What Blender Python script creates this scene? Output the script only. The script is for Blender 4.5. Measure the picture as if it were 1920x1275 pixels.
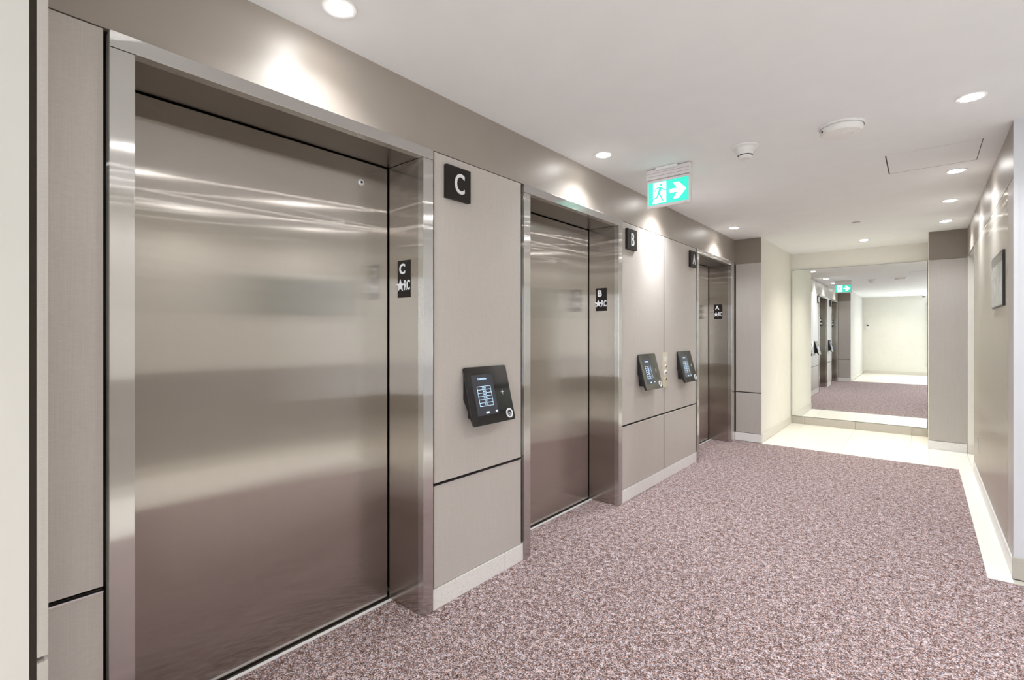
import bpy, bmesh, math, random
from mathutils import Vector, Matrix
random.seed(4)
for o in list(bpy.data.objects):
    bpy.data.objects.remove(o)
scn = bpy.context.scene
COL = scn.collection

# ------------------------------------------------------------------ camera
CH = 1.367                      # camera height
CZ = 2.554                      # ceiling height
cam = bpy.data.cameras.new('camera')
cam.sensor_width = 36.0
cam.lens = 923.7 / 1920 * 36.0
cam.shift_y = -13.5 / 1920
cam.clip_start = 0.02
co = bpy.data.objects.new('camera', cam)
COL.objects.link(co)
co.location = (0, 0, CH)
co.rotation_euler = (math.pi / 2, 0, math.atan(770 / 923.7))
scn.camera = co

# ------------------------------------------------------------------ view / world
scn.view_settings.view_transform = 'Standard'
scn.view_settings.look = 'None'
scn.view_settings.exposure = 0.05
scn.view_settings.gamma = 1.0
scn.view_settings.use_curve_mapping = False
w = bpy.data.worlds.new('world')
scn.world = w
w.use_nodes = True
w.node_tree.nodes['Background'].inputs[0].default_value = (0.75, 0.85, 1.0, 1)
w.node_tree.nodes['Background'].inputs[1].default_value = 1.0

# lamp powers (watts) of the ceiling lamps
P_LEFT, P_RIGHT, P_WARM, P_LOBBY = 46.0, 36.0, 78.0, 31.0
C_NEUTRAL = (0.94, 0.968, 1.0)
C_WARM = (1.0, 0.945, 0.82)
C_LOBBY = (0.96, 0.965, 1.0)
# added fill light, as daylight from an invented window behind the camera
def area_light(name, loc, rot, sx, sy, power, color):
    l = bpy.data.lights.new(name, 'AREA')
    l.shape = 'RECTANGLE'
    l.size, l.size_y = sx, sy
    l.energy = power
    l.color = color
    o = bpy.data.objects.new(name, l)
    o.location = loc
    o.rotation_euler = rot
    COL.objects.link(o)
    return o
area_light('window_daylight', (0.72, -3.56, 1.3), (-math.pi / 2, 0, math.pi), 1.1, 1.9, 55, (0.86, 0.93, 1.0))

# ------------------------------------------------------------------ materials
def nt(name):
    m = bpy.data.materials.new(name)
    m.use_nodes = True
    t = m.node_tree
    b = t.nodes['Principled BSDF']
    return m, t, b
def N(t, kind, **kw):
    n = t.nodes.new(kind)
    for k, v in kw.items():
        setattr(n, k, v)
    return n
def coords(t, scale=(1, 1, 1)):
    g = N(t, 'ShaderNodeNewGeometry')
    mp = N(t, 'ShaderNodeMapping')
    mp.inputs['Scale'].default_value = scale
    t.links.new(g.outputs['Position'], mp.inputs['Vector'])
    return mp.outputs[0]
def ramp(t, fac, stops):
    r = N(t, 'ShaderNodeValToRGB')
    els = r.color_ramp.elements
    while len(els) < len(stops):
        els.new(0.5)
    for e, (p, c) in zip(els, stops):
        e.position = p
        e.color = (*c, 1)
    t.links.new(fac, r.inputs[0])
    return r.outputs[0]
def noise(t, vec, scale, detail=2.0, rough=0.5):
    n = N(t, 'ShaderNodeTexNoise')
    n.inputs['Scale'].default_value = scale
    n.inputs['Detail'].default_value = detail
    n.inputs['Roughness'].default_value = rough
    t.links.new(vec, n.inputs['Vector'])
    return n.outputs['Fac']
def bump(t, h, strength, dist, target):
    b = N(t, 'ShaderNodeBump')
    b.inputs['Strength'].default_value = strength
    b.inputs['Distance'].default_value = dist
    t.links.new(h, b.inputs['Height'])
    t.links.new(b.outputs[0], target)
    return b
def simple(name, col, rough=0.5, metal=0.0, var=0.0, spec=0.5, nscale=6):
    m, t, b = nt(name)
    b.inputs['Roughness'].default_value = rough
    b.inputs['Metallic'].default_value = metal
    b.inputs['Specular IOR Level'].default_value = spec
    v = coords(t)
    f = noise(t, v, nscale)
    k = 1 + var
    c = ramp(t, f, [(0.3, tuple(x / k for x in col)), (0.7, tuple(min(1, x * k) for x in col))])
    t.links.new(c, b.inputs['Base Color'])
    return m
def emit(name, col, strength):
    m, t, b = nt(name)
    b.inputs['Base Color'].default_value = (*col, 1)
    b.inputs['Emission Color'].default_value = (*col, 1)
    b.inputs['Emission Strength'].default_value = strength
    b.inputs['Roughness'].default_value = 0.4
    return m

def laminate(name, col, rough=0.42):
    """fine woven vertical-grain wall laminate"""
    m, t, b = nt(name)
    v1 = coords(t, (420, 420, 5))
    v2 = coords(t, (70, 70, 420))
    a = noise(t, v1, 1.0, 3)
    c = noise(t, v2, 1.0, 2)
    mix = N(t, 'ShaderNodeMath', operation='ADD')
    t.links.new(a, mix.inputs[0]); t.links.new(c, mix.inputs[1])
    mu = N(t, 'ShaderNodeMath', operation='MULTIPLY')
    t.links.new(mix.outputs[0], mu.inputs[0]); mu.inputs[1].default_value = 0.5
    cc = ramp(t, mu.outputs[0], [(0.3, tuple(x * 0.90 for x in col)), (0.7, tuple(x * 1.07 for x in col))])
    t.links.new(cc, b.inputs['Base Color'])
    b.inputs['Roughness'].default_value = rough
    bump(t, mu.outputs[0], 0.1, 0.0006, b.inputs['Normal'])
    return m

def steel(name, col, r_sharp=0.13, r_wide=0.5, wide=0.55, wav=0.0, horiz=True, groove=0.15):
    """brushed stainless: vertical grain, highlights smear sideways"""
    m, t, b = nt(name)
    t.nodes.remove(b)
    out = t.nodes['Material Output']
    tan = N(t, 'ShaderNodeCombineXYZ')
    tan.inputs[2].default_value = 1.0
    tan.inputs[0].default_value = 0.001
    v = coords(t, (60, 60, 0.8))
    f = noise(t, v, 1.0, 2, 0.5)
    cc = ramp(t, f, [(0.25, tuple(x * 0.99 for x in col)), (0.75, tuple(x * 1.01 for x in col))])
    g1 = N(t, 'ShaderNodeBsdfAnisotropic')
    g2 = N(t, 'ShaderNodeBsdfAnisotropic')
    for g, r, an in ((g1, r_sharp, 0.7), (g2, r_wide, 0.8)):
        g.inputs['Roughness'].default_value = r
        g.inputs['Anisotropy'].default_value = an
        g.inputs['Rotation'].default_value = 0.0 if horiz else 0.25
        t.links.new(tan.outputs[0], g.inputs['Tangent'])
        t.links.new(cc, g.inputs['Color'])
    geo = N(t, 'ShaderNodeNewGeometry')
    nrm = geo.outputs['Normal']
    if wav:      # sheet metal is never quite flat
        v2 = coords(t, (0.7, 1.1, 1.0))
        f2 = noise(t, v2, 1.0, 1)
        bp = N(t, 'ShaderNodeBump')
        bp.inputs['Strength'].default_value = 1.0
        bp.inputs['Distance'].default_value = wav
        t.links.new(f2, bp.inputs['Height'])
        nrm = bp.outputs[0]
        t.links.new(nrm, g1.inputs['Normal'])
    # brushing: the grooves tilt the surface across the grain only, so the wide
    # gloss is a fan of narrow lobes
    cr = N(t, 'ShaderNodeVectorMath', operation='CROSS_PRODUCT')
    t.links.new(geo.outputs['Normal'], cr.inputs[0])
    cr.inputs[1].default_value = (0, 0, 1)
    t.nodes.remove(g2)
    acc, tot = g1.outputs[0], 1.0 - wide
    for k, wt in ((-2, 0.13), (-1, 0.22), (0, 0.30), (1, 0.22), (2, 0.13)):
        g = N(t, 'ShaderNodeBsdfAnisotropic')
        g.inputs['Roughness'].default_value = r_wide + 0.02
        g.inputs['Anisotropy'].default_value = 1.0
        t.links.new(tan.outputs[0], g.inputs['Tangent'])
        t.links.new(cc, g.inputs['Color'])
        sc = N(t, 'ShaderNodeVectorMath', operation='SCALE')
        t.links.new(cr.outputs[0], sc.inputs[0]); sc.inputs['Scale'].default_value = k * groove
        ad = N(t, 'ShaderNodeVectorMath', operation='ADD')
        t.links.new(nrm, ad.inputs[0]); t.links.new(sc.outputs[0], ad.inputs[1])
        nz = N(t, 'ShaderNodeVectorMath', operation='NORMALIZE')
        t.links.new(ad.outputs[0], nz.inputs[0])
        t.links.new(nz.outputs[0], g.inputs['Normal'])
        mx = N(t, 'ShaderNodeMixShader')
        mx.inputs[0].default_value = wide * wt / (tot + wide * wt)
        tot += wide * wt
        t.links.new(acc, mx.inputs[1]); t.links.new(g.outputs[0], mx.inputs[2])
        acc = mx.outputs[0]
    t.links.new(mx.outputs[0], out.inputs['Surface'])
    return m

def carpet_mat():
    m, t, b = nt('carpet_loop')
    v = coords(t, (1, 1, 1))
    n1 = noise(t, v, 135, 3, 0.7)
    vo = N(t, 'ShaderNodeTexVoronoi')
    vo.inputs['Scale'].default_value = 240
    t.links.new(v, vo.inputs['Vector'])
    sep = N(t, 'ShaderNodeSeparateColor')
    t.links.new(vo.outputs['Color'], sep.inputs[0])
    n2 = noise(t, v, 34, 3, 0.6)
    a = N(t, 'ShaderNodeMath', operation='MULTIPLY_ADD')
    t.links.new(sep.outputs[0], a.inputs[0]); a.inputs[1].default_value = 0.55
    t.links.new(n1, a.inputs[2])
    a2 = N(t, 'ShaderNodeMath', operation='MULTIPLY_ADD')
    t.links.new(n2, a2.inputs[0]); a2.inputs[1].default_value = 0.75
    t.links.new(a.outputs[0], a2.inputs[2])
    s = N(t, 'ShaderNodeMath', operation='MULTIPLY')
    t.links.new(a2.outputs[0], s.inputs[0]); s.inputs[1].default_value = 0.5
    c = ramp(t, s.outputs[0], [(0.36, (0.035, 0.017, 0.013)), (0.49, (0.128, 0.082, 0.074)),
                               (0.59, (0.272, 0.213, 0.208)), (0.73, (0.68, 0.63, 0.65))])
    # hue wander between rust and cool grey
    n3 = noise(t, v, 75, 2)
    hue = ramp(t, n3, [(0.38, (1.14, 0.90, 0.78)), (0.62, (0.92, 1.0, 1.10))])
    mx = N(t, 'ShaderNodeMix', data_type='RGBA', blend_type='MULTIPLY')
    mx.inputs[0].default_value = 1.0
    t.links.new(c, mx.inputs[6]); t.links.new(hue, mx.inputs[7])
    t.links.new(mx.outputs[2], b.inputs['Base Color'])
    b.inputs['Roughness'].default_value = 0.95
    b.inputs['Specular IOR Level'].default_value = 0.15
    bump(t, a.outputs[0], 0.35, 0.004, b.inputs['Normal'])
    return m

def stone(name, col, speck, rough=0.35):
    m, t, b = nt(name)
    v = coords(t)
    a = noise(t, v, 140, 3, 0.7)
    c = ramp(t, a, [(0.34, speck), (0.44, col), (1.0, tuple(min(1, x * 1.05) for x in col))])
    t.links.new(c, b.inputs['Base Color'])
    b.inputs['Roughness'].default_value = rough
    return m

M = {}
M['ceiling'] = simple('ceiling_paint', (0.91, 0.92, 0.93), 0.9, var=0.01)
M['wall_cream'] = simple('cream_paint', (0.84, 0.82, 0.76), 0.75, var=0.015)
M['wall_white'] = simple('white_paint', (0.655, 0.665, 0.705), 0.75, var=0.01)
M['wall_grey'] = simple('near_paint', (0.66, 0.64, 0.61), 0.75, var=0.01)
M['laminate'] = laminate('taupe_laminate', (0.55, 0.51, 0.475))
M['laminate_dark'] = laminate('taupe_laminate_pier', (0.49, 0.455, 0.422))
M['band'] = simple('taupe_satin_band', (0.34, 0.30, 0.26), 0.42, 0.0, var=0.02, spec=0.7)
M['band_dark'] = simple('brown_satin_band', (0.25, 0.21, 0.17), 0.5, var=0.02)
M['gap'] = simple('shadow_gap', (0.05, 0.038, 0.03), 0.8, var=0.05)
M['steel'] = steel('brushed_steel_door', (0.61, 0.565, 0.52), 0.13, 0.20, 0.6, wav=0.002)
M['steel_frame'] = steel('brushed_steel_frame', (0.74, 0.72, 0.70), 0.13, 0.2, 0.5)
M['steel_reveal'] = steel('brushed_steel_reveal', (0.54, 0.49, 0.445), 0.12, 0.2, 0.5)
M['steel_soffit'] = simple('steel_soffit', (0.20, 0.17, 0.15), 0.35, 1.0, var=0.02)  # darker copy of the steel: soffit shade put into the colour
M['steel_wall'] = steel('brushed_metal_wall', (0.80, 0.77, 0.70), 0.22, 0.26, 0.5)
def soften(m, col, amount):
    t = m.node_tree
    out = t.nodes['Material Output']
    src = out.inputs['Surface'].links[0].from_socket
    d = t.nodes.new('ShaderNodeBsdfDiffuse')
    d.inputs['Color'].default_value = (*col, 1)
    mx = t.nodes.new('ShaderNodeMixShader')
    mx.inputs[0].default_value = amount
    t.links.new(src, mx.inputs[1]); t.links.new(d.outputs[0], mx.inputs[2])
    t.links.new(mx.outputs[0], out.inputs['Surface'])
soften(M['steel_wall'], (0.62, 0.59, 0.53), 0.4)
M['sill'] = simple('sill_alu', (0.75, 0.75, 0.77), 0.3, 1.0, var=0.03)
M['carpet'] = carpet_mat()
M['tile'] = stone('cream_tile', (0.86, 0.835, 0.77), (0.83, 0.80, 0.73), 0.3)
M['grout'] = simple('grout', (0.55, 0.52, 0.45), 0.9, var=0.04)
M['base_stone'] = stone('white_terrazzo', (0.84, 0.82, 0.80), (0.66, 0.63, 0.61))
M['base_grey'] = stone('grey_stone', (0.50, 0.47, 0.42), (0.42, 0.39, 0.35), 0.5)
M['base_cream'] = stone('cream_stone', (0.74, 0.71, 0.65), (0.68, 0.65, 0.59), 0.4)
M['black'] = simple('black_plastic', (0.012, 0.011, 0.011), 0.35, var=0.1)
M['sign_black'] = simple('sign_black', (0.018, 0.014, 0.012), 0.5, var=0.1, spec=0.25)
M['glass_black'] = simple('black_glass', (0.012, 0.012, 0.014), 0.06, var=0.05, spec=0.9)
M['screen'] = emit('lcd_dark', (0.03, 0.032, 0.042), 0.35)
M['lcd_text'] = emit('lcd_text', (0.55, 0.78, 1.0), 0.95)
M['sign_white'] = simple('white_letter', (0.82, 0.83, 0.86), 0.4, var=0.02)
M['silver'] = simple('silver_ring', (0.85, 0.85, 0.86), 0.3, 0.3, var=0.02)
M['plastic'] = simple('white_plastic', (0.86, 0.85, 0.84), 0.4, var=0.01)
M['plastic_pink'] = simple('offwhite_plastic', (0.80, 0.74, 0.75), 0.45, var=0.01)
M['lens'] = emit('lamp_lens', (1.0, 0.985, 0.97), 75.0)
M['exit_green'] = emit('exit_green', (0.03, 0.60, 0.46), 0.9)
M['exit_white'] = emit('exit_white', (0.93, 1.0, 0.98), 1.25)
M['brass'] = simple('champagne_plate', (0.72, 0.66, 0.54), 0.35, 0.5, var=0.04)
M['plan'] = simple('plan_print', (0.50, 0.53, 0.47), 0.12, var=0.12, nscale=14)
M['plan_head'] = simple('plan_heading', (0.20, 0.20, 0.17), 0.15, var=0.1)
M['panel_dark'] = simple('grey_green_board', (0.10, 0.13, 0.12), 0.3, var=0.05)
M['glass'] = simple('window_glass', (0.8, 0.88, 0.95), 0.1, var=0.02)
def mirror_mat():
    m, t, b = nt('mirror_silver')
    b.inputs['Base Color'].default_value = (0.90, 0.93, 0.91, 1)
    b.inputs['Metallic'].default_value = 1.0
    b.inputs['Roughness'].default_value = 0.0
    return m
M['mirror'] = mirror_mat()
M['mirror_edge'] = simple('mirror_edge', (0.10, 0.13, 0.11), 0.2, var=0.05)

# ------------------------------------------------------------------ mesh helpers
def new_obj(name, me, parent=None):
    o = bpy.data.objects.new(name, me)
    COL.objects.link(o)
    if parent is not None:
        o.parent = parent
        o.matrix_parent_inverse = parent_matrix(parent).inverted()
    return o
def parent_matrix(p):
    m = Matrix.LocRotScale(p.location, p.rotation_euler, p.scale)
    if p.parent is not None:
        m = parent_matrix(p.parent) @ p.matrix_parent_inverse @ m
    return m
class MB:
    def __init__(self):
        self.bm = bmesh.new()
        self.mats = []
    def mi(self, mat):
        if mat not in self.mats:
            self.mats.append(mat)
        return self.mats.index(mat)
    def box(self, x0, x1, y0, y1, z0, z1, mat, bev=0.0):
        bm = bmesh.new()
        bmesh.ops.create_cube(bm, size=1.0)
        for v in bm.verts:
            v.co = Vector(((x0 + x1) / 2 + v.co.x * (x1 - x0), (y0 + y1) / 2 + v.co.y * (y1 - y0), (z0 + z1) / 2 + v.co.z * (z1 - z0)))
        if bev:
            bmesh.ops.bevel(bm, geom=list(bm.edges), offset=bev, segments=2, affect='EDGES', profile=0.5)
        self.merge(bm, mat)
        return self
    def merge(self, bm, mat, smooth=False):
        i = self.mi(mat)
        mp = {}
        for v in bm.verts:
            mp[v] = self.bm.verts.new(v.co)
        for f in bm.faces:
            try:
                nf = self.bm.faces.new([mp[v] for v in f.verts])
                nf.material_index = i
                nf.smooth = smooth
            except ValueError:
                pass
        bm.free()
    def prism(self, pts, n, mat, smooth=False):
        """polygon pts (3-D, planar) extruded by vector n"""
        bm = bmesh.new()
        n = Vector(n)
        a = [bm.verts.new(Vector(p)) for p in pts]
        b = [bm.verts.new(Vector(p) + n) for p in pts]
        bm.faces.new(a[::-1]); bm.faces.new(b)
        k = len(a)
        for i in range(k):
            bm.faces.new((a[i], a[(i + 1) % k], b[(i + 1) % k], b[i]))
        bmesh.ops.recalc_face_normals(bm, faces=list(bm.faces))
        self.merge(bm, mat, smooth)
        return self
    def lathe(self, prof, c, mat, seg=40, axis='Z'):
        """profile of (radius, height) revolved about the axis through c"""
        bm = bmesh.new()
        rings = []
        for r, h in prof:
            ring = []
            if r < 1e-6:
                ring = [bm.verts.new((0, 0, h))]
            else:
                for k in range(seg):
                    a = 2 * math.pi * k / seg
                    ring.append(bm.verts.new((r * math.cos(a), r * math.sin(a), h)))
            rings.append(ring)
        for A, B in zip(rings, rings[1:]):
            if len(A) == 1 and len(B) == 1:
                continue
            for k in range(seg):
                if len(A) == 1:
                    bm.faces.new((A[0], B[k], B[(k + 1) % seg]))
                elif len(B) == 1:
                    bm.faces.new((A[k], A[(k + 1) % seg], B[0]))
                else:
                    bm.faces.new((A[k], A[(k + 1) % seg], B[(k + 1) % seg], B[k]))
        for v in bm.verts:
            x, y, z = v.co
            if axis == 'X':
                v.co = Vector((z, x, y))
            elif axis == 'Y':
                v.co = Vector((x, z, y))
            v.co += Vector(c)
        bmesh.ops.recalc_face_normals(bm, faces=list(bm.faces))
        self.merge(bm, mat, True)
        return self
    def build(self, name, parent=None):
        me = bpy.data.meshes.new(name)
        self.bm.to_mesh(me)
        self.bm.free()
        for m in self.mats:
            me.materials.append(m)
        o = new_obj(name, me, parent)
        if any(p.use_smooth for p in me.polygons):
            bpy.context.view_layer.update()
            me.set_sharp_from_angle(angle=math.radians(35))
        return o
def part(name, parent, x0, x1, y0, y1, z0, z1, mat, bev=0.0):
    return MB().box(x0, x1, y0, y1, z0, z1, M[mat], bev).build(name, parent)
def tag(o, label, cat=None, group=None, kind=None):
    if label: o['label'] = label
    if cat: o['category'] = cat
    if group: o['group'] = group
    if kind: o['kind'] = kind
    return o
def empty(name, loc=(0, 0, 0)):
    o = bpy.data.objects.new(name, None)
    o.empty_display_size = 0.1
    COL.objects.link(o)
    o.location = loc
    return o
def thing(name, loc, label, cat, group=None):
    return tag(empty(name, loc), label, cat, group)
def struct(name, x0, x1, y0, y1, z0, z1, mat):
    o = part(name, None, x0, x1, y0, y1, z0, z1, mat)
    o['kind'] = 'structure'
    return o

def text(name, s, parent, origin, right, up, size, mat, depth=0.002, sx=1.0, bold=0.0, align='CENTER'):
    """flat raised lettering: centred at origin, reading along right, standing along up"""
    cu = bpy.data.curves.new(name, 'FONT')
    cu.body = s
    cu.size = 1.0
    cu.align_x = align
    cu.extrude = 0.0
    cu.offset = bold
    cu.resolution_u = 6
    tmp = bpy.data.objects.new('lettering_source', cu)
    COL.objects.link(tmp)
    dg = bpy.context.evaluated_depsgraph_get()
    me = bpy.data.meshes.new_from_object(tmp.evaluated_get(dg))
    bpy.data.objects.remove(tmp)
    bpy.data.curves.remove(cu)
    xs = [v.co.x for v in me.vertices]; ys = [v.co.y for v in me.vertices]
    cx, cy, h = (min(xs) + max(xs)) / 2, (min(ys) + max(ys)) / 2, max(ys) - min(ys)
    R, U = Vector(right), Vector(up)
    Nn = R.cross(U)
    k = size / h
    bm = bmesh.new()
    bm.from_mesh(me)
    bpy.data.meshes.remove(me)
    if depth:
        ext = bmesh.ops.extrude_face_region(bm, geom=list(bm.faces))
        vs = [g for g in ext['geom'] if isinstance(g, bmesh.types.BMVert)]
        for v in vs:
            v.co.z = 1.0
    for v in bm.verts:
        v.co = Vector(origin) + R * ((v.co.x - cx) * k * sx) + U * ((v.co.y - cy) * k) + Nn * (v.co.z * depth)
    bmesh.ops.recalc_face_normals(bm, faces=list(bm.faces))
    mb = MB()
    mb.merge(bm, M[mat])
    return mb.build(name, parent)

# ================================================================== FLOOR
XL, XR = -1.85, 0.39           # corridor wall faces
FAR = 6.65                     # far edge of the carpet
NEAR = 0.06                    # near edge of the carpet
WALLF = 8.456                  # mirror plane
PF = 6.68                      # left far pier face
PRF = 7.61                     # right far pier face
LOB = 1.40                     # opposite wall of the lobby
YW = 3.90                      # white wall at the right picture edge
BACK = -3.60
elev = [('C', 0.355, 1.605), ('B', 2.322, 3.584), ('A', 5.282, 6.548)]
JW = 0.062
DOORX = -2.116

floor = struct('floor', -2.4, 1.75, -3.8, 8.6, -0.12, -0.006, 'grout')
cb = MB()
cm = M['carpet']
cb.box(XL, 0.277, NEAR, FAR, -0.006, 0.0, cm)
cb.box(0.277, 0.43, NEAR, 3.812, -0.006, 0.0, cm)
for _, a, b in elev:
    cb.box(-2.085, XL, a + JW, b - JW, -0.006, 0.0, cm)
carpet = cb.build('carpet', floor)
tag(carpet, 'speckled brown and mauve loop carpet')
def tiles(x0, x1, y0, y1, xs, ys):
    g = 0.0012
    X = [x0] + [x for x in xs if x0 + .02 < x < x1 - .02] + [x1]
    Y = [y0] + [y for y in ys if y0 + .02 < y < y1 - .02] + [y1]
    for a, b in zip(X, X[1:]):
        for c, d in zip(Y, Y[1:]):
            MB().box(a + g, b - g, c + g, d - g, -0.006, 0.0, M['tile']).build('tile', floor)
jx = [-1.354 + 0.6215 * k for k in range(-1, 6)]
tiles(-1.53, 0.054, FAR, WALLF, jx, [])
tiles(0.054, 0.385, FAR, PRF, jx, [])
tiles(0.385, 1.45, 6.67, PRF, jx, [])
tiles(0.277, 0.385, 3.812, FAR, [], [5.05, 6.29])
tiles(-1.53, LOB, BACK, NEAR, jx, [-2.4, -1.2])
tiles(0.43, LOB, NEAR, YW, jx, [1.3, 2.55])

# ================================================================== CEILING
ceiling = struct('ceiling', -2.4, 1.75, -3.8, 8.6, CZ, CZ + 0.15, 'ceiling')

# ================================================================== LEFT WALL
SEAM0, SEAM1, PTOP, BASE = 0.609, 0.622, 2.262, 0.10
wl = struct('wall_left', -2.40, -2.30, -0.1, 6.8, 0, CZ, 'gap')
segs = [(0.17, 0.350), (1.611, 2.316), (3.590, 5.276), (6.554, 6.70)]
bk = MB()
for a, b in segs:
    bk.box(-2.30, -1.905, a, b, 0, PTOP, M['gap'])
    bk.box(-1.905, -1.868, a, b, 0, BASE, M['gap'])
bk.box(-2.30, -1.868, 0.17, 6.70, PTOP, CZ, M['gap'])
bk.build('wall_core', wl)
part('upper_band', wl, -1.868, XL, 0.17, 6.69, PTOP + 0.003, CZ, 'band')
def panels(y0, y1):
    part('lower_panel', wl, -1.872, XL, y0, y1, BASE + 0.004, SEAM0, 'laminate', 0.0012)
    part('upper_panel', wl, -1.872, XL, y0, y1, SEAM1, PTOP - 0.001, 'laminate', 0.0012)
panels(0.20, 0.343)
panels(1.620, 2.302)
panels(3.595, 4.425)
panels(4.436, 5.268)
panels(6.570, 6.655)
part('joint_strip', wl, -1.900, XL - 0.0008, 4.4252, 4.4358, BASE, PTOP, 'gap')
for y0, y1 in [(0.20, 0.352), (1.607, 2.145), (2.147, 2.320), (3.586, 4.429), (4.431, 5.280), (6.551, 6.665)]:
    part('baseboard_stone', wl, -1.868, XL + 0.003, y0, y1, 0.0, BASE, 'base_stone', 0.001)
# thin bright panel edging on top of every lower panel
for y0, y1 in [(0.20, 0.343), (1.62, 2.302), (3.595, 4.426), (4.434, 5.268)]:
    part('seam_edging', wl, -1.866, XL + 0.0015, y0, y1, SEAM0 - 0.004, SEAM0 + 0.0008, 'sill')

# ================================================================== ELEVATOR DOORWAYS
def jamb_sign(y, ny, letter, xc, label):
    """plate on the reveal; ny = -1 faces the near end, +1 the far end"""
    t = thing('elevator_jamb_sign', (xc, y, 1.54), label, 'sign', 'small black signs inside the elevator doorways')
    d = 0.003
    y0, y1 = (y - d, y) if ny < 0 else (y, y + d)
    MB().box(xc - 0.050, xc + 0.050, min(y0, y1), max(y0, y1), 1.543, 1.728, M['sign_black'], 0.0006).build('plate', t)
    R = (1, 0, 0) if ny < 0 else (-1, 0, 0)
    s = R[0]
    yf = y + ny * d
    text('letter', letter, t, (xc - s * 0.012, yf, 1.686), R, (0, 0, 1), 0.052, 'sign_white', 0.002, 0.95, 0.03)
    pts = []
    for k in range(10):
        a = math.pi / 2 + k * math.pi / 5
        r = 0.033 if k % 2 == 0 else 0.0135
        pts.append((xc - s * 0.026 + s * r * math.cos(a), yf, 1.602 + r * math.sin(a)))
    MB().prism(pts, (0, ny * 0.003, 0), M['sign_white']).build('star', t)
    text('floor_code', 'RC', t, (xc + s * 0.025, yf, 1.604), R, (0, 0, 1), 0.050, 'sign_white', 0.002, 0.55, 0.02)
    return t

order = {'C': 'nearest', 'B': 'middle', 'A': 'farthest'}
for n, (L, a, b) in enumerate(elev):
    door = empty('door_%d' % (n + 1), (XL, (a + b) / 2, 0))
    tag(door, 'stainless steel elevator doorway %s, %s of the three along the left wall' % (L, order[L]), 'elevator door', 'elevator doorways', 'structure')
    pj = 0.010
    HT = 0.050
    for y0, y1, inner in ((a, a + JW, 1), (b - JW, b, -1)):
        mb = MB()
        mb.box(-1.880, XL + pj, y0, y1, 0.0, PTOP - HT, M['steel_frame'], 0.0015)
        mb.build('frame_jamb', door)
        # reveal lining behind the front trim
        if inner > 0:
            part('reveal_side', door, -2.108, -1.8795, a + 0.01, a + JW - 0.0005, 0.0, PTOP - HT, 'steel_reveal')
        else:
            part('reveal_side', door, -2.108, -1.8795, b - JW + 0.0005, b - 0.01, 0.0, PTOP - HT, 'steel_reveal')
    part('frame_header', door, -1.880, XL + pj + 0.002, a, b, PTOP - HT + 0.001, PTOP, 'steel_frame', 0.0015)
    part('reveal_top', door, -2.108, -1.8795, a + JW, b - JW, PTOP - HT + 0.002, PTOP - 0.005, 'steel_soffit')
    part('door_leaf', door, DOORX - 0.035, DOORX, a + 0.045, b - 0.069, 0.006, PTOP - HT - 0.004, 'steel', 0.001)
    sl = MB()
    sl.box(-2.30, -2.105, a + 0.02, b - 0.02, -0.02, -0.002, M['gap'])
    sl.box(-2.108, -2.100, a + JW, b - JW, -0.01, 0.003, M['gap'])
    sl.box(-2.100, -2.083, a + JW, b - JW, -0.01, 0.004, M['silver'], 0.001)
    sl.build('sill', door)
    if L == 'C':
        k = MB()
        k.lathe([(0.0, 0.006), (0.0135, 0.006), (0.016, 0.003), (0.016, 0.0)], (DOORX, 1.382, 2.105), M['silver'], 24, 'X')
        k.lathe([(0.0, 0.0068), (0.006, 0.0068), (0.006, 0.005)], (DOORX, 1.382, 2.105), M['black'], 16, 'X')
        k.build('release_keyhole', door)
    xs = -1.985 if L == 'C' else -1.995
    jamb_sign(b - JW, -1, L, xs, 'small black plate with %s over star RC on the right reveal of elevator doorway %s' % (L, L))
    jamb_sign(a + JW, 1, L, xs, 'small black plate with %s over star RC on the left reveal of elevator doorway %s' % (L, L))

# ================================================================== NEAR LEFT PIER
PX = -1.556
wn = struct('wall_near_pier', -2.3, PX + 0.0, BACK, 0.157, 0, CZ, 'wall_grey')
part('baseboard_stone', wn, PX, PX + 0.01, BACK, 0.157, 0, BASE, 'base_cream')
part('pier_core', wn, -1.868, PX - 0.012, 0.157, 0.170, 0, CZ, 'gap')
part('lower_panel', wn, -1.846, PX, 0.170, 0.189, BASE + 0.004, SEAM0, 'laminate_dark', 0.0008)
part('upper_panel', wn, -1.846, PX, 0.170, 0.189, SEAM1, PTOP, 'laminate_dark', 0.0008)
part('upper_band', wn, -1.846, PX, 0.157, 0.187, PTOP + 0.002, CZ, 'band_dark')
part('baseboard_stone', wn, -1.846, PX, 0.157, 0.192, 0, BASE, 'base_stone')

# ================================================================== FAR LEFT PIER AND RECESS
wp = struct('wall_far_pier_left', -2.3, -1.54, PF + 0.02, 8.6, 0, CZ, 'wall_cream')
part('pier_core', wp, -1.868, -1.545, PF + 0.012, PF + 0.02, 0, CZ, 'gap')
part('lower_panel', wp, -1.836, -1.541, PF, PF + 0.012, BASE + 0.006, SEAM0, 'laminate_dark', 0.001)
part('upper_panel', wp, -1.836, -1.541, PF, PF + 0.012, SEAM1, PTOP - 0.02, 'laminate_dark', 0.001)
part('upper_band', wp, XL, -1.541, PF, PF + 0.014, PTOP - 0.018, CZ, 'band_dark')
part('corner_strip', wp, -1.541, -1.5375, PF - 0.001, PF + 0.022, BASE, CZ, 'wall_cream')
part('baseboard_stone', wp, -1.846, -1.534, PF - 0.008, PF + 0.012, 0, BASE, 'base_stone', 0.001)
part('baseboard_stone', wp, -1.54, -1.53, PF + 0.012, 7.99, 0, BASE + 0.01, 'base_cream', 0.001)
part('baseboard_stone', wp, -1.54, -1.53, 7.992, WALLF, 0, BASE + 0.01, 'base_cream', 0.001)

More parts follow.
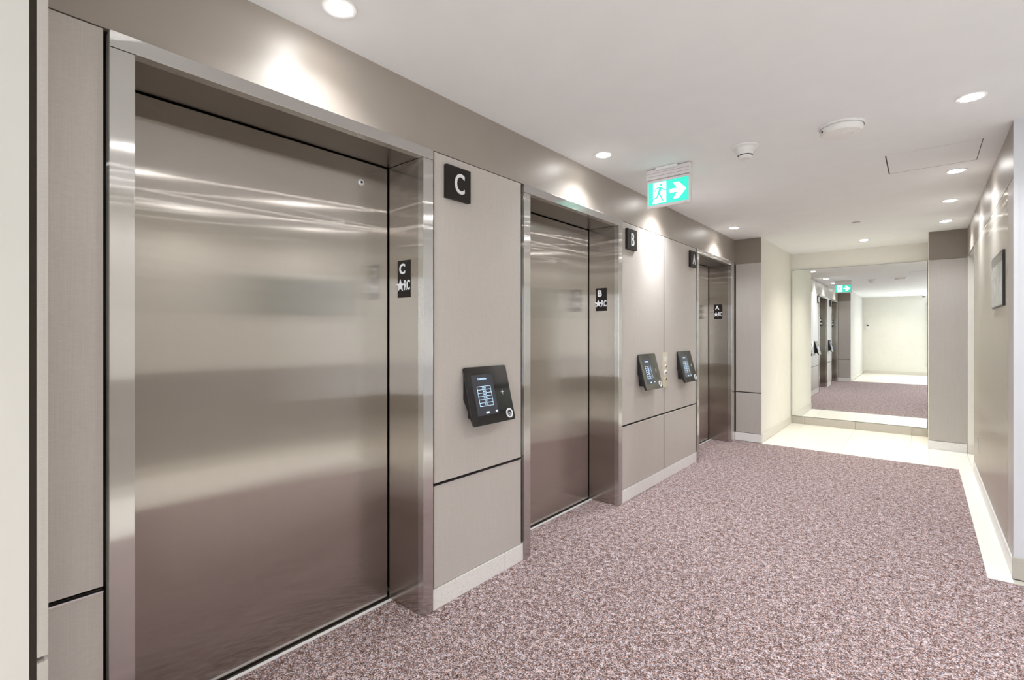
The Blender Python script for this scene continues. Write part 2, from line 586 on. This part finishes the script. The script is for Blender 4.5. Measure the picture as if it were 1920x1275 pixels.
wf = struct('wall_far', -1.54, 0.10, WALLF + 0.012, 8.6, 0, CZ, 'wall_cream')
xsj = [-1.53, -1.354, -0.7325, -0.111, 0.054]
for x0, x1 in zip(xsj, xsj[1:]):
    part('baseboard_stone', wf, x0 + 0.001, x1 - 0.001, WALLF - 0.002, WALLF + 0.012, 0, 0.110, 'base_grey', 0.0008)
wr = struct('wall_far_pier_right', 0.054, XR + 0.01, PRF + 0.012, 8.6, 0, CZ, 'wall_cream')
part('upper_panel', wr, 0.055, 0.388, PRF, PRF + 0.012, BASE + 0.006, 2.222, 'laminate_dark', 0.001)
part('upper_band', wr, 0.055, 0.392, PRF, PRF + 0.012, 2.225, CZ, 'band_dark')
part('baseboard_stone', wr, 0.046, 0.388, PRF - 0.008, PRF + 0.012, 0, BASE, 'base_stone', 0.001)

mir = thing('wall_mirror', (-0.728, WALLF, 0.114), 'large frameless wall mirror in the recess at the corridor end', 'mirror')
part('backing', mir, -1.524, 0.050, WALLF + 0.0005, WALLF + 0.0119, 0.114, 2.312, 'mirror_edge')
part('mirror_glass', mir, -1.520, 0.048, WALLF - 0.004, WALLF, 0.117, 2.309, 'mirror')

# ================================================================== RIGHT WALL
rw = struct('wall_right', XR + 0.014, 0.54, YW + 0.02, 6.66, 0, CZ, 'gap')
part('upper_band', rw, XR, XR + 0.014, YW, PRF, 2.240, CZ, 'band')
part('metal_panel', rw, XR, XR + 0.014, 5.884, 6.67, BASE + 0.012, 2.236, 'steel_wall', 0.001)
part('metal_panel', rw, XR, XR + 0.014, 4.145, 5.880, BASE + 0.012, 2.236, 'steel_wall', 0.001)
part('corner_panel', rw, XR, XR + 0.014, YW + 0.004, 4.140, BASE + 0.012, 2.236, 'laminate', 0.001)
part('baseboard_stone', rw, XR - 0.006, XR + 0.014, YW - 0.006, 5.28, 0, BASE, 'base_stone', 0.001)
part('baseboard_stone', rw, XR - 0.006, XR + 0.014, 5.282, 6.67, 0, BASE, 'base_stone', 0.001)
part('door_lining', rw, XR, 0.54, 6.66, 6.672, 0, 2.24, 'wall_white')
# side doorway between the metal wall and the far right pier
dl = struct('wall_side_room', 0.54, 1.5, 6.56, 6.66, 0, CZ, 'wall_cream')
part('doorway_head', dl, XR + 0.014, 1.5, 6.66, PRF, 2.240, CZ, 'wall_white')
part('end_wall', dl, 1.4, 1.5, 6.66, PRF, 0, 2.24, 'wall_white')
part('facing_wall', dl, XR + 0.002, 1.5, PRF - 0.02, PRF + 0.1, 0, 2.24, 'wall_cream')
part('baseboard_stone', dl, XR + 0.002, 1.4, PRF - 0.03, PRF - 0.02, 0, BASE, 'base_cream')
# white wall at the picture's right edge, facing the camera
wv = struct('wall_lobby_north', XR + 0.02, 1.5, YW, YW + 0.1, 0, CZ, 'wall_white')
part('corner_bead', wv, XR - 0.001, XR + 0.022, YW - 0.003, YW + 0.003, BASE, CZ, 'wall_white')
part('baseboard_stone', wv, XR - 0.006, LOB, YW - 0.012, YW, 0, BASE + 0.02, 'base_grey', 0.001)
# the lobby round the camera
wo = struct('wall_lobby_east', LOB, 1.5, BACK, YW, 0, CZ, 'wall_cream')
part('lower_panel', wo, LOB - 0.010, LOB, BACK + 0.02, YW - 0.02, BASE + 0.004, 0.98, 'laminate_dark', 0.001)
part('baseboard_stone', wo, LOB - 0.012, LOB, BACK, YW, 0, BASE, 'base_cream')
wb = struct('wall_back', -1.6, 1.5, BACK - 0.1, BACK, 0, CZ, 'wall_cream')
part('baseboard_stone', wb, -1.54, LOB, BACK, BACK + 0.012, 0, BASE, 'base_cream')
# unseen window added to the back wall to go with the fill light
win = empty('window_1', (0.72, BACK, 0.35)); win['kind'] = 'structure'
fm = MB()
for x0, x1, z0, z1 in [(0.11, 0.17, 0.3, 2.32), (1.27, 1.33, 0.3, 2.32), (0.11, 1.33, 0.29, 0.35), (0.11, 1.33, 2.26, 2.32)]:
    fm.box(x0, x1, BACK, BACK + 0.05, z0, z1, M['silver'])
fm.build('window_frame', win)
part('pane', win, 0.17, 1.27, BACK, BACK + 0.01, 0.35, 2.26, 'glass')

# ================================================================== KIOSKS
def kiosk(y0, label, k_i):
    wd = 0.335
    t = thing('elevator_call_kiosk', (XL, y0 + wd / 2, 0.88), label, 'touch panel', 'black elevator call kiosks on the left wall')
    z0 = 0.883
    # side outline: (distance from wall, height)
    P = [(0, 0.297), (0.012, 0.300), (0.024, 0.290), (0.094, 0.006), (0.088, 0.0), (0.076, 0.002), (0.0, 0.135)]
    body = [(0, 0.292), (0.008, 0.294), (0.080, 0.0), (0.070, 0.0), (0.0, 0.135)]
    MB().prism([(XL + d, y0 + 0.012, z0 + h) for d, h in body], (0, wd - 0.024, 0), M['black']).build('housing', t)
    # lower wall box seen under the housing
    part('wall_box', t, XL, XL + 0.032, y0 + 0.045, y0 + wd - 0.045, z0 + 0.03, z0 + 0.2, 'black', 0.002)
    # glass front face: plane from top edge to bottom edge
    A = Vector((XL + 0.010, 0, z0 + 0.300)); B = Vector((XL + 0.088, 0, z0 + 0.0))
    U = (A - B).normalized(); Yv = Vector((0, 1, 0)); Nn = Yv.cross(U)
    H = (A - B).length
    def P3(u, v, h=0.0):
        return B + Vector((0, y0 + u * wd, 0)) + U * (v * H) + Nn * h
    # rounded glass slab
    pts = []
    r = 0.012
    for cx, cy, a0 in ((wd - r, r, -90), (wd - r, H - r, 0), (r, H - r, 90), (r, r, 180)):
        for q in range(5):
            an = math.radians(a0 + q * 22.5)
            pts.append(B + Vector((0, y0 + cx + r * math.cos(an), 0)) + U * (cy + r * math.sin(an)) - Nn * 0.006)
    MB().prism(pts, Nn * 0.008, M['glass_black']).build('glass_front', t)
    h0 = 0.0021
    def rect(u0, u1, v0, v1, mat, name, h=h0, parent=t, th=0.0004):
        return MB().prism([P3(u0, v0, h), P3(u1, v0, h), P3(u1, v1, h), P3(u0, v1, h)], Nn * th, M[mat]).build(name, parent)
    scr = rect(0.13, 0.62, 0.16, 0.86, 'screen', 'display')
    h1 = h0 + 0.0006
    R, UU = (0, 1, 0), tuple(U)
    text('display_heading', 'Destination', scr, P3(0.37, 0.79, h1), R, UU, 0.0125, 'lcd_text', 0.0, 0.82, 0.01)
    rows = ['37-43', '28-36', '19-27', '10-18', '2-9', 'P1-G']
    gm = MB()
    v_top, v_bot = 0.655, 0.315
    def bar(u0, u1, v0, v1):
        gm.prism([P3(u0, v0, h1), P3(u1, v0, h1), P3(u1, v1, h1), P3(u0, v1, h1)], Nn * 0.0003, M['lcd_text'])
    for i in range(7):
        v = v_top + (v_bot - v_top) * i / 6
        bar(0.22, 0.53, v - 0.003, v + 0.003)
    for u in (0.22, 0.53):
        bar(u - 0.003, u + 0.003, v_bot, v_top)
    gm.build('display_grid', scr)
    for i, s in enumerate(rows):
        v = v_top + (v_bot - v_top) * (i + 0.5) / 6
        text('display_row', s, scr, P3(0.375, v, h1), R, UU, 0.0095, 'lcd_text', 0.0, 0.9, 0.015)
    rect(0.33, 0.40, 0.185, 0.215, 'lcd_text', 'display_icon', h1, scr)
    rect(0.555, 0.595, 0.19, 0.22, 'lcd_text', 'display_icon', h1, scr)
    # four-point card-reader mark
    pts = []
    for k in range(8):
        a = math.pi / 2 + k * math.pi / 4
        rr = 0.017 if k % 2 == 0 else 0.0028
        pts.append(P3(0.80, 0.52, h0) + Vector((0, rr * math.cos(a), 0)) + U * (rr * math.sin(a)))
    MB().prism(pts, Nn * 0.0006, M['silver']).build('card_mark', t)
    # ring button with a wheelchair mark
    c = P3(0.87, 0.125, h0)
    bm = bmesh.new()
    prof = [(0.0185, 0), (0.0185, 0.004), (0.0225, 0.005), (0.0265, 0.004), (0.0265, 0)]
    sg = 32
    rings = []
    for k in range(sg):
        a = 2 * math.pi * k / sg
        dr = Yv * math.cos(a) + U * math.sin(a)
        rings.append([bm.verts.new(c + dr * rr + Nn * hh) for rr, hh in prof])
    for k in range(sg):
        A_, B_ = rings[k], rings[(k + 1) % sg]
        for q in range(len(prof)):
            q2 = (q + 1) % len(prof)
            bm.faces.new((A_[q], A_[q2], B_[q2], B_[q]))
    bmesh.ops.recalc_face_normals(bm, faces=list(bm.faces))
    mb = MB(); mb.merge(bm, M['sign_white'], True)
    btn = mb.build('ring_button', t)
    wc = MB()
    def stroke(p, q, wdt=0.0022):
        p = Vector(p); q = Vector(q)
        d = (q - p).normalized() * wdt / 2
        n = Vector((-d.y, d.x))
        P4 = [p - n, q - n, q + n, p + n]
        wc.prism([c + Vector((0, v.x, 0)) + U * v.y + Nn * 0.001 for v in P4], Nn * 0.0006, M['sign_white'])
    stroke((-0.001, 0.010), (-0.001, 0.0))
    stroke((-0.001, 0.004), (0.005, 0.004))
    stroke((-0.001, 0.0), (0.006, 0.0))
    stroke((0.006, 0.0), (0.008, -0.007))
    for k in range(8):
        a0, a1 = math.radians(110 + k * 28), math.radians(110 + (k + 1) * 28)
        stroke((0.0075 * math.cos(a0), -0.003 + 0.0075 * math.sin(a0)), (0.0075 * math.cos(a1), -0.003 + 0.0075 * math.sin(a1)), 0.0018)
    stroke((-0.001, 0.0115), (-0.001, 0.0145), 0.003)
    wc.build('wheelchair_mark', btn)
    return t
kiosk(1.808, 'black slanted touch screen kiosk between elevator doorways C and B', 0)
kiosk(3.862, 'black slanted touch screen kiosk just right of doorway B, left of the key switch plate', 1)
kiosk(4.728, 'black slanted touch screen kiosk left of doorway A, right of the key switch plate', 2)

# key switch plate over the panel joint
ks = thing('key_switch_plate', (XL, 4.441, 0.86), 'champagne metal key switch plate over the panel joint between two kiosks', 'switch plate')
part('plate', ks, XL, XL + 0.006, 4.385, 4.500, 0.862, 1.183, 'brass', 0.0015)
for zc in (1.052, 0.935):
    k = MB()
    k.lathe([(0.0, 0.0115), (0.013, 0.0115), (0.016, 0.009), (0.017, 0.006)], (XL, 4.452, zc), M['silver'], 24, 'X')
    k.lathe([(0.0, 0.0122), (0.010, 0.0122), (0.010, 0.010)], (XL, 4.452, zc), M['black'], 20, 'X')
    k.build('key_lock', ks)
k = MB()
k.lathe([(0.0, 0.011), (0.024, 0.011), (0.029, 0.008), (0.030, 0.006)], (XL, 4.452, 0.994), M['sign_white'], 28, 'X')
k.lathe([(0.0, 0.0118), (0.009, 0.0118), (0.009, 0.010)], (XL, 4.452, 0.994), M['black'], 16, 'X')
k.build('round_indicator', ks)
MB().box(XL + 0.006, XL + 0.0068, 4.42, 4.468, 1.10, 1.145, M['silver']).build('engraving', ks)

# big letter signs
for L, y0, lab in (('C', 1.684, 'square black sign with white letter C right of the nearest elevator'),
                   ('B', 3.650, 'square black sign with white letter B right of the middle elevator'),
                   ('A', 5.062, 'square black sign with white letter A left of the farthest elevator')):
    t = thing('elevator_letter_sign', (XL, y0 + 0.085, 2.047), lab, 'sign', 'elevator letter signs high on the left wall')
    part('plate', t, XL, XL + 0.022, y0, y0 + 0.17, 2.047, 2.215, 'sign_black', 0.001)
    text('letter', L, t, (XL + 0.022, y0 + 0.088, 2.131), (0, 1, 0), (0, 0, 1), 0.104, 'sign_white', 0.004, 0.74, 0.012)

# ================================================================== RIGHT WALL FITTINGS
pq = thing('evacuation_plan', (XR, 4.56, 1.53), 'thin black framed plan hung on the brushed metal right wall', 'wall sign')
part('backing', pq, XR - 0.013, XR, 4.26, 4.87, 1.535, 1.882, 'black', 0.001)
part('print', pq, XR - 0.0145, XR - 0.0125, 4.268, 4.862, 1.543, 1.818, 'plan')
part('heading_strip', pq, XR - 0.0145, XR - 0.0125, 4.268, 4.862, 1.820, 1.874, 'plan_head')  # dark reflection along the top of the plan, put in as colour
ot = thing('wall_pull_slot', (XR, 6.14, 0.28), 'small dark slot low on the far metal panel of the right wall', 'wall slot')
part('slot_cup', ot, XR - 0.002, XR + 0.002, 6.10, 6.18, 0.286, 0.408, 'black', 0.0005)
part('slot_rim', ot, XR - 0.004, XR, 6.095, 6.10, 0.282, 0.412, 'silver')

bd = thing('wall_panel_board', (LOB, 2.8, 1.575), 'long dark grey green board seen only as a reflection in steel door C', 'board')
part('board', bd, LOB - 0.02, LOB, 2.25, 3.40, 1.575, 2.01, 'panel_dark', 0.001)

th = thing('thermostat', (-1.43, BACK, 1.55), 'small white thermostat on the far cream wall seen in the mirror', 'thermostat')
part('case', th, -1.49, -1.37, BACK, BACK + 0.03, 1.50, 1.66, 'plastic', 0.004)
part('display', th, -1.46, -1.40, BACK + 0.03, BACK + 0.0315, 1.595, 1.64, 'black')

# ================================================================== CEILING FITTINGS
def downlight(x, y, label, power, color, group, beam=0.9, blend=1.0, size=134):
    t = thing('ceiling_downlight', (x, y, CZ), label, 'ceiling light', group)
    MB().lathe([(0.043, -0.001), (0.046, -0.004), (0.060, -0.004), (0.064, 0.0)], (x, y, CZ), M['plastic'], 40).build('trim_ring', t)
    MB().lathe([(0.0, -0.0110), (0.020, -0.0100), (0.036, -0.0070), (0.0455, -0.0015)], (x, y, CZ), M['lens'], 40).build('lens', t)
    l = bpy.data.lights.new('downlight_lamp', 'SPOT')
    l.energy = power
    l.color = color
    l.spot_size = math.radians(size)
    l.spot_blend = blend
    l.shadow_soft_size = 0.036
    lo = bpy.data.objects.new('downlight_lamp', l)
    COL.objects.link(lo)
    lo.location = (0, 0, -0.040)
    lo.parent = t
    # narrow beam of the same lamp's reflector
    l2 = bpy.data.lights.new('downlight_beam', 'SPOT')
    l2.energy = power * beam
    l2.color = color
    l2.spot_size = math.radians(72)
    l2.spot_blend = 1.0
    l2.shadow_soft_size = 0.036
    lb = bpy.data.objects.new('downlight_beam', l2)
    COL.objects.link(lb)
    lb.location = (0, 0, -0.041)
    lb.parent = t
    return t
GL = 'downlights along the elevator wall'
for y, lab in ((0.978, 'round downlight above elevator doorway C, nearest the camera'),
               (2.913, 'round downlight above elevator doorway B'),
               (4.180, 'round downlight behind the exit sign, above the panel joint'),
               (5.880, 'round downlight above elevator doorway A')):
    downlight(-1.635, y, lab, P_LEFT * (1.2 if 4 < y < 5 else 1.15 if y > 5 else 1.0 if y > 2 else 0.55), C_NEUTRAL, GL)
GR = 'downlights along the metal right wall'
for y, lab in ((3.384, 'nearest and largest downlight of the row by the metal right wall'),
               (4.853, 'downlight just beyond the ceiling access panel, second of the right row'),
               (5.909, 'third downlight of the right wall row'),
               (6.960, 'farthest downlight of the right wall row')):
    downlight(0.188, y, lab, P_RIGHT, C_NEUTRAL, GR)
downlight(-0.576, 7.723, 'warm downlight in front of the mirror', P_WARM, C_WARM, None)
GB = 'downlights of the lobby beside and behind the camera'
for x, y, lab in ((0.19, 0.95, 'unseen downlight just beside the camera, opposite doorway C'),
                  (0.19, 2.2, 'unseen downlight between the camera and the metal wall, opposite the letter C'),
                  (0.62, -0.4, 'unseen downlight just behind the camera'),
                  (1.12, 0.4, 'unseen downlight washing the lobby wall, nearest its window'),
                  (1.12, 1.6, 'unseen downlight washing the middle of the lobby wall'),
                  (1.12, 2.9, 'unseen downlight in front of the white wall, over the long board')):
    downlight(x, y, lab, P_LOBBY, C_LOBBY, GB)
for x, y, lab in ((-0.6, -1.3, 'warm downlight over the tiled end, larger of the two there in the mirror'),
                  (-0.6, -2.6, 'warm downlight by the back wall, smaller of the two there in the mirror')):
    downlight(x, y, lab, 46, C_WARM, GB)

# exit sign, hung from the ceiling across the corridor
ex = thing('exit_sign', (-1.395, 3.42, 2.273), 'green running man exit sign with arrow right hanging from the ceiling', 'exit sign')
part('canopy', ex, -1.475, -1.320, 3.372, 3.45, CZ - 0.022, CZ, 'plastic', 0.006)
part('housing', ex, -1.552, -1.236, 3.40, 3.455, 2.478, CZ - 0.004, 'plastic_pink', 0.003)
for z in (2.498, 2.520):
    part('housing_groove', ex, -1.548, -1.24, 3.3992, 3.402, z, z + 0.0012, 'gap')
for s in (-1, 1):
    part('end_cap', ex, -1.394 + s * 0.158 - 0.0015, -1.394 + s * 0.158 + 0.0015, 3.398, 3.457, 2.470, CZ - 0.012, 'plastic')
part('panel_frame', ex, -1.554, -1.234, 3.412, 3.434, 2.274, 2.476, 'plastic_pink', 0.003)
GX0, GX1, GZ0, GZ1 = -1.540, -1.248, 2.294, 2.457
def legend(yf, ny):
    lg = MB().box(GX0, GX1, min(yf, yf + ny * 0.001), max(yf, yf + ny * 0.001), GZ0, GZ1, M['exit_green']).build('legend', ex)
    W, Hh = GX1 - GX0, GZ1 - GZ0
    y1 = yf + ny * 0.0011
    def Q(p):
        return (GX0 + p[0] * W, y1, GZ0 + p[1] * Hh)
    wh = MB()
    wh.prism([Q(p) for p in [(0.12, 0.80), (0.12, 0.97), (0.45, 0.97), (0.45, 0.06), (0.10, 0.06), (0.13, 0.25), (0.06, 0.27), (0.12, 0.33)]], (0, ny * 0.0006, 0), M['exit_white'])
    wh.build('doorway_mark', lg)
    y1 = yf + ny * 0.0011
    MB().prism([Q(p) for p in [(0.52, 0.42), (0.52, 0.58), (0.73, 0.58), (0.62, 0.84), (0.76, 0.84), (0.945, 0.50), (0.76, 0.14), (0.62, 0.14), (0.73, 0.42)]], (0, ny * 0.0006, 0), M['exit_white']).build('arrow_mark', lg)
    y1 = yf + ny * 0.0018
    mn = MB()
    asp = W / Hh
    def circ(cx, cy, r):
        mn.prism([Q((cx + r * math.cos(a) / asp, cy + r * math.sin(a))) for a in [k * math.pi / 8 for k in range(16)]], (0, ny * 0.0005, 0), M['exit_green'])
    def limb(p, q, w0, w1):
        p = Vector((p[0] * asp, p[1])); q = Vector((q[0] * asp, q[1]))
        d = (q - p).normalized(); n = Vector((-d.y, d.x))
        P4 = [p - n * w0 / 2, q - n * w1 / 2, q + n * w1 / 2, p + n * w0 / 2]
        mn.prism([Q((v.x / asp, v.y)) for v in P4], (0, ny * 0.0005, 0), M['exit_green'])
    circ(0.325, 0.85, 0.062)
    limb((0.315, 0.75), (0.26, 0.46), 0.13, 0.12)      # torso
    limb((0.33, 0.735), (0.385, 0.60), 0.06, 0.05); limb((0.385, 0.60), (0.45, 0.605), 0.05, 0.045)
    limb((0.30, 0.745), (0.20, 0.715), 0.06, 0.05); limb((0.20, 0.715), (0.155, 0.58), 0.05, 0.045)
    limb((0.27, 0.47), (0.33, 0.29), 0.085, 0.065); limb((0.33, 0.29), (0.375, 0.11), 0.065, 0.05)
    limb((0.36, 0.12), (0.405, 0.125), 0.045, 0.04)
    limb((0.255, 0.48), (0.215, 0.31), 0.085, 0.065); limb((0.22, 0.31), (0.07, 0.265), 0.065, 0.05)
    mn.build('running_man_mark', lg)
legend(3.412, -1)
legend(3.434, 1)
text('maker_mark', '--- ----', ex, (-1.262, 3.4118, 2.283), (1, 0, 0), (0, 0, 1), 0.0012, 'gap', 0.0, 1.0)

# smoke detector
sd = thing('smoke_detector', (-0.87, 3.365, CZ), 'small white funnel shaped smoke detector, nearer the exit sign', 'smoke detector')
MB().lathe([(0.078, 0.0), (0.078, -0.006), (0.074, -0.010), (0.064, -0.014), (0.050, -0.038), (0.044, -0.056)], (-0.87, 3.365, CZ), M['plastic'], 44).build('base', sd)
MB().lathe([(0.037, -0.053), (0.037, -0.061)], (-0.87, 3.365, CZ), M['gap'], 36).build('sensing_slot', sd)
MB().lathe([(0.039, -0.060), (0.038, -0.072), (0.030, -0.078), (0.0, -0.079)], (-0.87, 3.365, CZ), M['plastic'], 36).build('cap', sd)
# wide alarm disc
ad = thing('ceiling_alarm', (-0.357, 3.381, CZ), 'wide flat white round alarm on the ceiling', 'alarm')
MB().lathe([(0.112, 0.0), (0.112, -0.009), (0.108, -0.012)], (-0.357, 3.381, CZ), M['plastic'], 56).build('base', ad)
MB().lathe([(0.104, -0.011), (0.103, -0.034), (0.095, -0.046), (0.070, -0.050), (0.0, -0.051)], (-0.357, 3.381, CZ), M['plastic'], 56).build('cover', ad)
MB().lathe([(0.030, -0.0500), (0.032, -0.0525), (0.034, -0.0500)], (-0.330, 3.37, CZ), M['plastic'], 32).build('raised_ring', ad)
MB().box(-0.357 - 0.092, -0.357 - 0.084, 3.381 - 0.060, 3.381 - 0.052, CZ - 0.036, CZ - 0.026, M['black']).build('indicator', ad)
# concealed sprinkler
sp = thing('sprinkler_cover', (-0.551, 6.437, CZ), 'tiny white round sprinkler cover on the ceiling near the recess', 'sprinkler')
MB().lathe([(0.0, -0.009), (0.038, -0.009), (0.040, -0.007), (0.040, -0.005)], (-0.551, 6.437, CZ), M['plastic'], 32).build('cover_plate', sp)
MB().lathe([(0.036, -0.006), (0.036, 0.0)], (-0.551, 6.437, CZ), M['gap'], 32).build('gap_ring', sp)
# access hatch
ah = thing('ceiling_access_panel', (0.047, 4.39, CZ), 'flush square ceiling access panel near the right wall', 'access panel')
part('hatch_gap', ah, -0.195, 0.286, 4.152, 4.634, CZ - 0.0006, CZ, 'gap')
part('hatch_panel', ah, -0.188, 0.282, 4.151, 4.628, CZ - 0.0010, CZ - 0.0005, 'ceiling')
# dome camera at the back end, seen in the mirror
dc = thing('dome_camera', (0.03, -3.2, CZ), 'small ceiling camera on the right in the mirror', 'camera')
MB().lathe([(0.065, 0.0), (0.065, -0.03), (0.055, -0.04)], (0.03, -3.2, CZ), M['plastic'], 32).build('base', dc)
MB().lathe([(0.045, -0.038), (0.040, -0.062), (0.022, -0.08), (0.0, -0.085)], (0.03, -3.2, CZ), M['glass_black'], 28).build('dome', dc)
